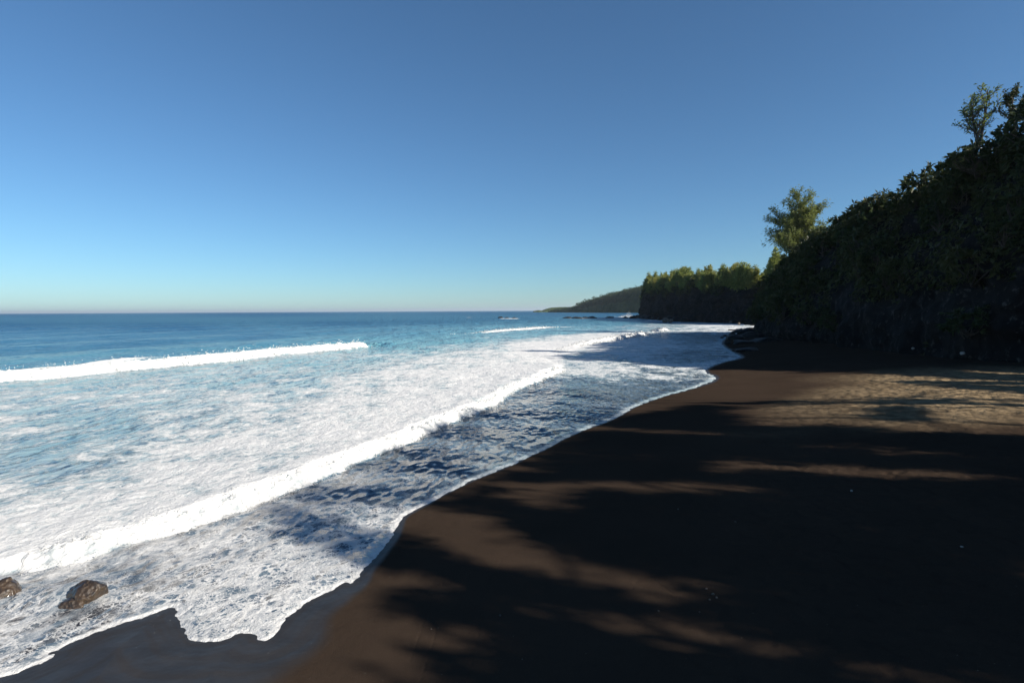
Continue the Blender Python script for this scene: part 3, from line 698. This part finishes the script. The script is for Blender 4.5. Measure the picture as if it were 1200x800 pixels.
# ------------------------------------------------------------------ vegetation of the cliffs
protos = [make_shrub(200 + i, 1.5, 70, .42) for i in range(5)]
used = [0] * 5
def put(protos, used, loc, sc, label, cat, group, rz=None, tilt=0, az=0):
    i = int(rng.integers(len(protos)))
    o = protos[i] if not used[i] else copy_tree(protos[i]); used[i] += 1
    o.location = [float(v) for v in loc]; o.scale = (sc, sc, sc * float(rng.uniform(.85, 1.2)))
    o.rotation_euler = (0, tilt, float(rng.uniform(0, 6.28)) if rz is None else rz)
    return tag(o, label, cat, group)
def on_cliff(c, i, j): return c['V'][i, j]
nrm_i = lambda c, lo, hi: [i for i in range(c['n']) if lo <= c['y'][i] <= hi]
I = nrm_i(CL, 30, 122)
for k in range(112):                                           # along the rim
    i = I[int(k * len(I) / 112)]; j = CL['nv'] - 1 + int(rng.integers(-4, 12))
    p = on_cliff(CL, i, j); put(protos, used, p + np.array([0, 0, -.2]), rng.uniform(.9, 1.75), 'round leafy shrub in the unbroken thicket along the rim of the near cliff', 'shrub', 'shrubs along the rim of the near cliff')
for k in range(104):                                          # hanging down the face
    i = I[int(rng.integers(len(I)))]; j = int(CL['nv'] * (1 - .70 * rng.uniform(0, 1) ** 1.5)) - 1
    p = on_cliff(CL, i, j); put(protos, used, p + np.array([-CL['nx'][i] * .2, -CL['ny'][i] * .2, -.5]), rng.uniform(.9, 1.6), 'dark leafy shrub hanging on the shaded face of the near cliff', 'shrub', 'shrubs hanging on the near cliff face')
n = 8200; ii = np.array(I)[rng.integers(0, len(I), n)]; jj = (CL['nv'] * (1 - .85 * rng.uniform(0, 1, n) ** 1.35)).astype(int) - 1
cen = CL['V'][ii, jj]; keepc = fbm3(cen[:, 0] * .12, cen[:, 1] * .12, cen[:, 2] * .2, 3, 66) > -.07 + .34 * (cen[:, 2] / CL['H'][ii] < .38) + .5 * ((cen[:, 1] > 99) & (cen[:, 2] < 9)); cen = cen[keepc]
cen = np.repeat(cen, 6, 0) + rng.normal(size=(len(cen) * 6, 3)) * .35
Vl, Fl = leaves(cen, unit(rng.normal(size=cen.shape)) + np.array([-.7, 0, -.2]), .5, .2, .3)
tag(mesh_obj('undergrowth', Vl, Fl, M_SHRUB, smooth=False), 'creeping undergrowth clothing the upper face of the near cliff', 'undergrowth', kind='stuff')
J = nrm_i(CL, -30, 30)
for k in range(12):
    i = J[int(rng.integers(len(J)))]; j = CL['nv'] - 1 + int(rng.integers(-25, 6))
    put(protos, used, on_cliff(CL, i, j) + np.array([0, 0, -.3]), rng.uniform(.7, 1.3), 'leafy shrub on the low bank beside the beach, right of the view', 'shrub', 'shrubs on the low bank')

def place_tree(root, px_base, y, label, group=None, z=None):
    p = at(*px_base, y); root.location = (p[0], y, p[2] if z is None else z); return tag(root, label, 'tree', group)
t = make_casuarina('casuarina_tree', 5, 12.8, 6.8, 18, 900, .8, .15, None, .03, (-.05, 0), .92, ((.08, 0, 1), (-.50, .1, .74), (.5, -.1, .85), (-.2, -.2, .62)))
place_tree(t, (938, 306), 114, 'tall feathery sunlit tree standing above the far end of the near cliff')
t = make_casuarina('leaning_tree', 9, 5.0, 2.1, 9, 140, .32, .11, M_CAS, .15, (-.12, 0), .9, ((-.22, 0, .85), (.12, 0, 1), (-.5, .1, .6)))
place_tree(t, (1150, 164), 50, 'small open tree alone on the skyline at the top of the cliff')
t = make_casuarina('leaning_tree', 12, 3.2, 1.8, 9, 120, .3, .11, M_SHRUB, .2, (-.1, 0), .9)
place_tree(t, (1190, 148), 49, 'low dark tree right of the small open tree on the cliff skyline')

ht = [make_casuarina('headland_tree', 300 + i, h, sp, 14, 300, 1.0, .26, M_HEAD, .0, (0, 0), .95, ((0, 0, 1), (.25, .2, .75), (-.28, -.1, .8))) for i, (h, sp) in enumerate([(9, 3.4), (7, 3.6), (10.5, 3.0), (6, 3.8), (7.5, 4.2)])]
hu = [0] * 5
K = [i for i in range(HD['n']) if HD['y'][i] > 168]
for k in range(150):
    i = K[int((k + rng.uniform(0, 1)) * len(K) / 150) % len(K)]; j = HD['nv'] - 1 + int(rng.integers(-2, 10))
    p = on_cliff(HD, i, min(j, HD['V'].shape[1] - 1)); put(ht, hu, p + np.array([0, 0, -.5]), rng.uniform(.55, 1.1), 'yellow green feathery tree in the wood on top of the headland across the bay', 'tree', 'trees on the headland across the bay')
for k in range(66):
    i = K[int(rng.integers(len(K)))]; j = HD['nv'] - 1 + int(rng.integers(-7, 3))
    p = on_cliff(HD, i, j); put(protos, used, p + np.array([0, 0, -.4]), rng.uniform(1.0, 2.0), 'bushy shrub fringing the rim of the headland across the bay', 'shrub', 'shrubs fringing the headland rim')

# far wood: one mass
n = 3600; ii = rng.integers(0, int(FH['n'] * .66), n); jj = np.minimum(FH['nv'] - 1 + rng.integers(-9, 14, n), FH['V'].shape[1] - 1)
cen0 = FH['V'][ii, jj]; cen = cen0 + rng.normal(size=(n, 3)) * np.array([3, 3, 1.2]) + np.array([0, 0, 1]) * (rng.uniform(0, 4, n) + 9 * np.maximum(0, fbm2(cen0[:, 1] * .03, cen0[:, 0] * .03, 3, 71)))[:, None] * (jj > FH['nv'] - 4)[:, None]
Vl, Fl = leaves(np.repeat(cen, 5, 0) + rng.normal(size=(n * 5, 3)) * 1.2, unit(rng.normal(size=(n * 5, 3))) + np.array([0, 0, .6]), 3.0, 1.3, .2)
tag(mesh_obj('far_wood', Vl, Fl, M_FARW, smooth=False), 'green wood covering the far hazy headland', 'wood', kind='stuff')

# ------------------------------------------------------------------ trees beside the beach whose crowns shade the sand
DARK = [[(880,412),(1400,412),(1400,468),(1110,459),(1090,452),(960,438),(870,436)],
        [(540,597),(612,562),(700,512),(745,488),(850,470),(1110,467),(1400,468),(1400,1200),(560,1200),(540,810),(590,792),(630,775),(640,745),(650,735),(710,690),(675,640)],
        [(440,655),(458,640),(478,634),(520,632),(560,650),(600,662),(640,672),(720,690),(720,735),(620,700),(540,672),(450,664)],
        [(508,716),(530,710),(552,704),(640,715),(640,745),(600,742),(560,738),(510,726)], [(540,752),(575,757),(630,778),(720,800),(640,830),(590,795)],
        [(560,640),(575,626),(620,660),(600,668)],
        [(330,606),(420,562),(560,492),(640,452),(700,456),(742,484),(640,527),(540,572),(470,608),(446,640),(380,640)]]
LITP = [[(838,439),(960,441),(1085,455),(1110,462),(1000,464),(860,467),(740,486)], [(1060,478),(1130,472),(1300,470),(1300,500),(1080,496)], [(870,479),(1000,476),(1005,490),(870,492)],
        [(473,604),(510,598),(540,598),(600,608),(640,622),(660,645),(690,662),(690,672),(668,682),(630,664),(590,652),(560,640),(520,626),(480,624)],
        [(562,738),(580,728),(622,722),(628,742),(612,762),(588,768),(566,755)], [(716,690),(740,678),(800,678),(840,674),(842,690),(812,710),(790,708),(750,696)],
        [(600,584),(640,576),(700,582),(700,592),(650,594)], [(815,546),(860,540),(905,541),(860,548)], [(640,660),(700,654),(706,666),(660,672)]]
def litmap(gx, gy):
    z = np.full(len(gx), .5); sd = shore_sd(gx, gy); z = np.where(sd > 0, sand_z(np.maximum(sd, .01), gx, gy), 0)
    px, py = to_px(gx, gy, z)
    dark = np.zeros(len(gx), bool); lit = np.zeros(len(gx), bool)
    for p in DARK: dark |= inside(px, py, np.array(p, float))
    for p in LITP:
        p = np.array(p, float); c = p.mean(0); lit |= inside(px, py, c + (p - c) * np.array([1.12, 1 + 18 / np.ptp(p[:, 1])]) + np.array([0, 1]))
    u = gx * SH[1] - gy * SH[0]; v = gx * SH[0] + gy * SH[1]
    nz = fbm2(u * .55, v * .14, 3, 88)
    band = np.where(py < 575, .09, .20) ; band = np.where((px < 740) & (sd < 0), .05, band); band = np.where((px > 900) & (py > 560), .30, band)
    lit |= nz > band
    lit |= (fbm2(u * 1.5, v * .45, 3, 89) > .30) & (py > 500) & (px < 1000)
    off = (px > 1260) | (py > 1150) | ((py > 860) & (px > 620)) | (gy < 2)
    return np.where(off, 0.0, np.where(dark & ~lit, 0.0, 1.0))
TREES = [(26,1,17,6),(31,8,18,6),(23,-6,16,5.4),(33,-3,20,6.2),(38,4,21,6.5),(30,-12,17,6),(41,-8,22,6.5),(37,15,19,5.5),(46,3,19,6.5),(47,12,16,6),(27,-19,15,5.5),(20,-2,14.5,4.6),(54,-4,21,6.5),(21,-13,14,5),(17,-7,12,4),(50,27,8,4.5),(46,21,8,4.5),(55,21,11,5.5),(44,29,7,3.5)]
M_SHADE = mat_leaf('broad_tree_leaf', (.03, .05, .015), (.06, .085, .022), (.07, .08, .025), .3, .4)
BASE = [7.5 if a[0] > 42 and a[1] < 16 else 10.0 if a[0] > 42 else ground_z(a[0], a[1]) for a in TREES]
CEN = np.array([(a[0], a[1], BASE[i] + a[2] - a[3] * .75) for i, a in enumerate(TREES)]); RAD = np.array([(a[3], a[3], a[3] * .85) for a in TREES])
gx = rng.uniform(-5, 40, 42000); gy = rng.uniform(4, 50, 42000)          # ground points that lie in shade in the photograph
m_ = litmap(gx, gy) < .5; gx, gy = gx[m_], gy[m_]
tt = rng.uniform(5, 60, (len(gx), 24)); PX = np.stack([gx[:, None] + SH[0] * tt, gy[:, None] + SH[1] * tt, .5 + SH[2] * tt], -1)
CLUMP = [[] for _ in TREES]; done = np.zeros(len(gx), bool)
for q in range(24):
    e = (((PX[:, q, None, :] - CEN[None]) / RAD[None]) ** 2).sum(-1); k = e.argmin(1); ok = (e.min(1) < 1) & ~done & (PX[:, q, 2] > 3.5)
    for i in np.unique(k[ok]): CLUMP[i].append(PX[ok & (k == i), q])
    done |= ok
print('shade points', len(gx), 'covered', done.mean())
for i in range(len(TREES)):                                               # fill of the crowns where no lit patch lies behind them
    p = unit(rng.normal(size=(700, 3))) * (rng.uniform(0, 1, 700) ** .42)[:, None] * RAD[i] + CEN[i]
    t0 = (p[:, 2] - .5) / SH[2]; L = litmap(p[:, 0] - SH[0] * t0, p[:, 1] - SH[1] * t0); CLUMP[i] = np.vstack(CLUMP[i] + [p[L < .5]])
def shade_tree(i, x, y, h, rad):
    r = np.random.default_rng(500 + i); root = empty('shade_tree', (0, 0, 0)); gz = ground_z(x, y)
    gz = BASE[i]
    
    tp, tr = limb((x, y, gz - .4), (-.02, 0, 1), h * .75, .26, 9, .12, .1, 500 + i); parts = [tube(tp, tr, 8)]
    p = CLUMP[i]
    for k in range(14):
        if len(p) < 20: break
        e = p[int(r.integers(len(p)))]; q = tp[int(r.integers(4, 9))]
        parts.append(tube([q, (q + e) / 2 + r.normal(size=3) * .3 + np.array([0, 0, .4]), e], [.09, .06, .02], 5))
    cc = np.repeat(p, 7, 0); cc = cc + r.normal(size=cc.shape) * .17
    V, Fc = leaves(cc, unit(r.normal(size=cc.shape)), .36, .17, .15, r)
    mesh_obj('trunk', *merge(parts), M_BARK, root); mesh_obj('crown', V, Fc, M_SHADE, root, smooth=False)
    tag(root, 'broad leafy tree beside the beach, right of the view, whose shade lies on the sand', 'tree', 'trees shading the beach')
for i, a in enumerate(TREES): shade_tree(i, *a)

# ------------------------------------------------------------------ light, sky, camera
w = bpy.data.worlds.new('World'); scene.world = w; w.use_nodes = True
nt = w.node_tree; bg = nt.nodes['Background']; sk = nt.nodes.new('ShaderNodeTexSky'); sk.sky_type = 'NISHITA'
sk.sun_disc = False; sk.sun_elevation = SUN_EL; sk.sun_rotation = SUN_AZ; sk.altitude = 900; sk.air_density = 1.0; sk.dust_density = .45; sk.ozone_density = 8.0
tint = nt.nodes.new('ShaderNodeMix'); tint.data_type = 'RGBA'; tint.blend_type = 'MULTIPLY'; tint.inputs[0].default_value = 1; tint.inputs[7].default_value = (.93, 1.075, 1.0, 1)
nt.links.new(sk.outputs[0], tint.inputs[6]); hs = nt.nodes.new('ShaderNodeHueSaturation'); hs.inputs['Saturation'].default_value = .98; nt.links.new(tint.outputs[2], hs.inputs['Color']); nt.links.new(hs.outputs[0], bg.inputs[0]); bg.inputs[1].default_value = .068
sl = bpy.data.lights.new('sun', 'SUN'); sl.energy = 5.0; sl.angle = R(.53); sl.color = (1, .93, .82)
so = bpy.data.objects.new('sun', sl); C.objects.link(so); so.rotation_euler = Vector(SUN).to_track_quat('Z', 'Y').to_euler(); so.location = (60, -40, 60)
cam = bpy.data.cameras.new('camera'); cam.lens = 20.0; cam.sensor_width = 36; cam.clip_end = 60000; cam.clip_start = .1
co = bpy.data.objects.new('camera', cam); C.objects.link(co)
M = Matrix(((rt[0], up[0], -fwd[0], 0), (rt[1], up[1], -fwd[1], 0), (rt[2], up[2], -fwd[2], CAMZ), (0, 0, 0, 1)))
co.matrix_world = M; scene.camera = co
vs = scene.view_settings; vs.view_transform = 'Standard'; vs.look = 'None'; vs.gamma = 1; vs.use_curve_mapping = False; vs.exposure = .8
try: scene.cycles.use_denoising = True
except Exception: pass
scene.cycles.max_bounces = 5; scene.cycles.diffuse_bounces = 2; scene.cycles.caustics_reflective = False; scene.cycles.caustics_refractive = False

# ------------------------------------------------------------------ air
import bmesh
bm = bmesh.new(); bmesh.ops.create_cube(bm, size=1); me = bpy.data.meshes.new('haze'); bm.to_mesh(me); bm.free()
hz = bpy.data.objects.new('haze', me); C.objects.link(hz); hz.scale = (90000, 60000, 120); hz.location = (0, 20000, 52); hz['kind'] = 'stuff'
tag(hz, 'thin sea air that pales the far coast', 'haze')
hm = bpy.data.materials.new('sea_air'); hm.use_nodes = True; ht_ = hm.node_tree; ht_.nodes.clear()
ho = ht_.nodes.new('ShaderNodeOutputMaterial'); pv = ht_.nodes.new('ShaderNodeVolumePrincipled'); pv.inputs['Color'].default_value = (.78, .88, .97, 1); pv.inputs['Density'].default_value = .00006; pv.inputs['Anisotropy'].default_value = .2
ht_.links.new(pv.outputs[0], ho.inputs['Volume']); me.materials.append(hm)
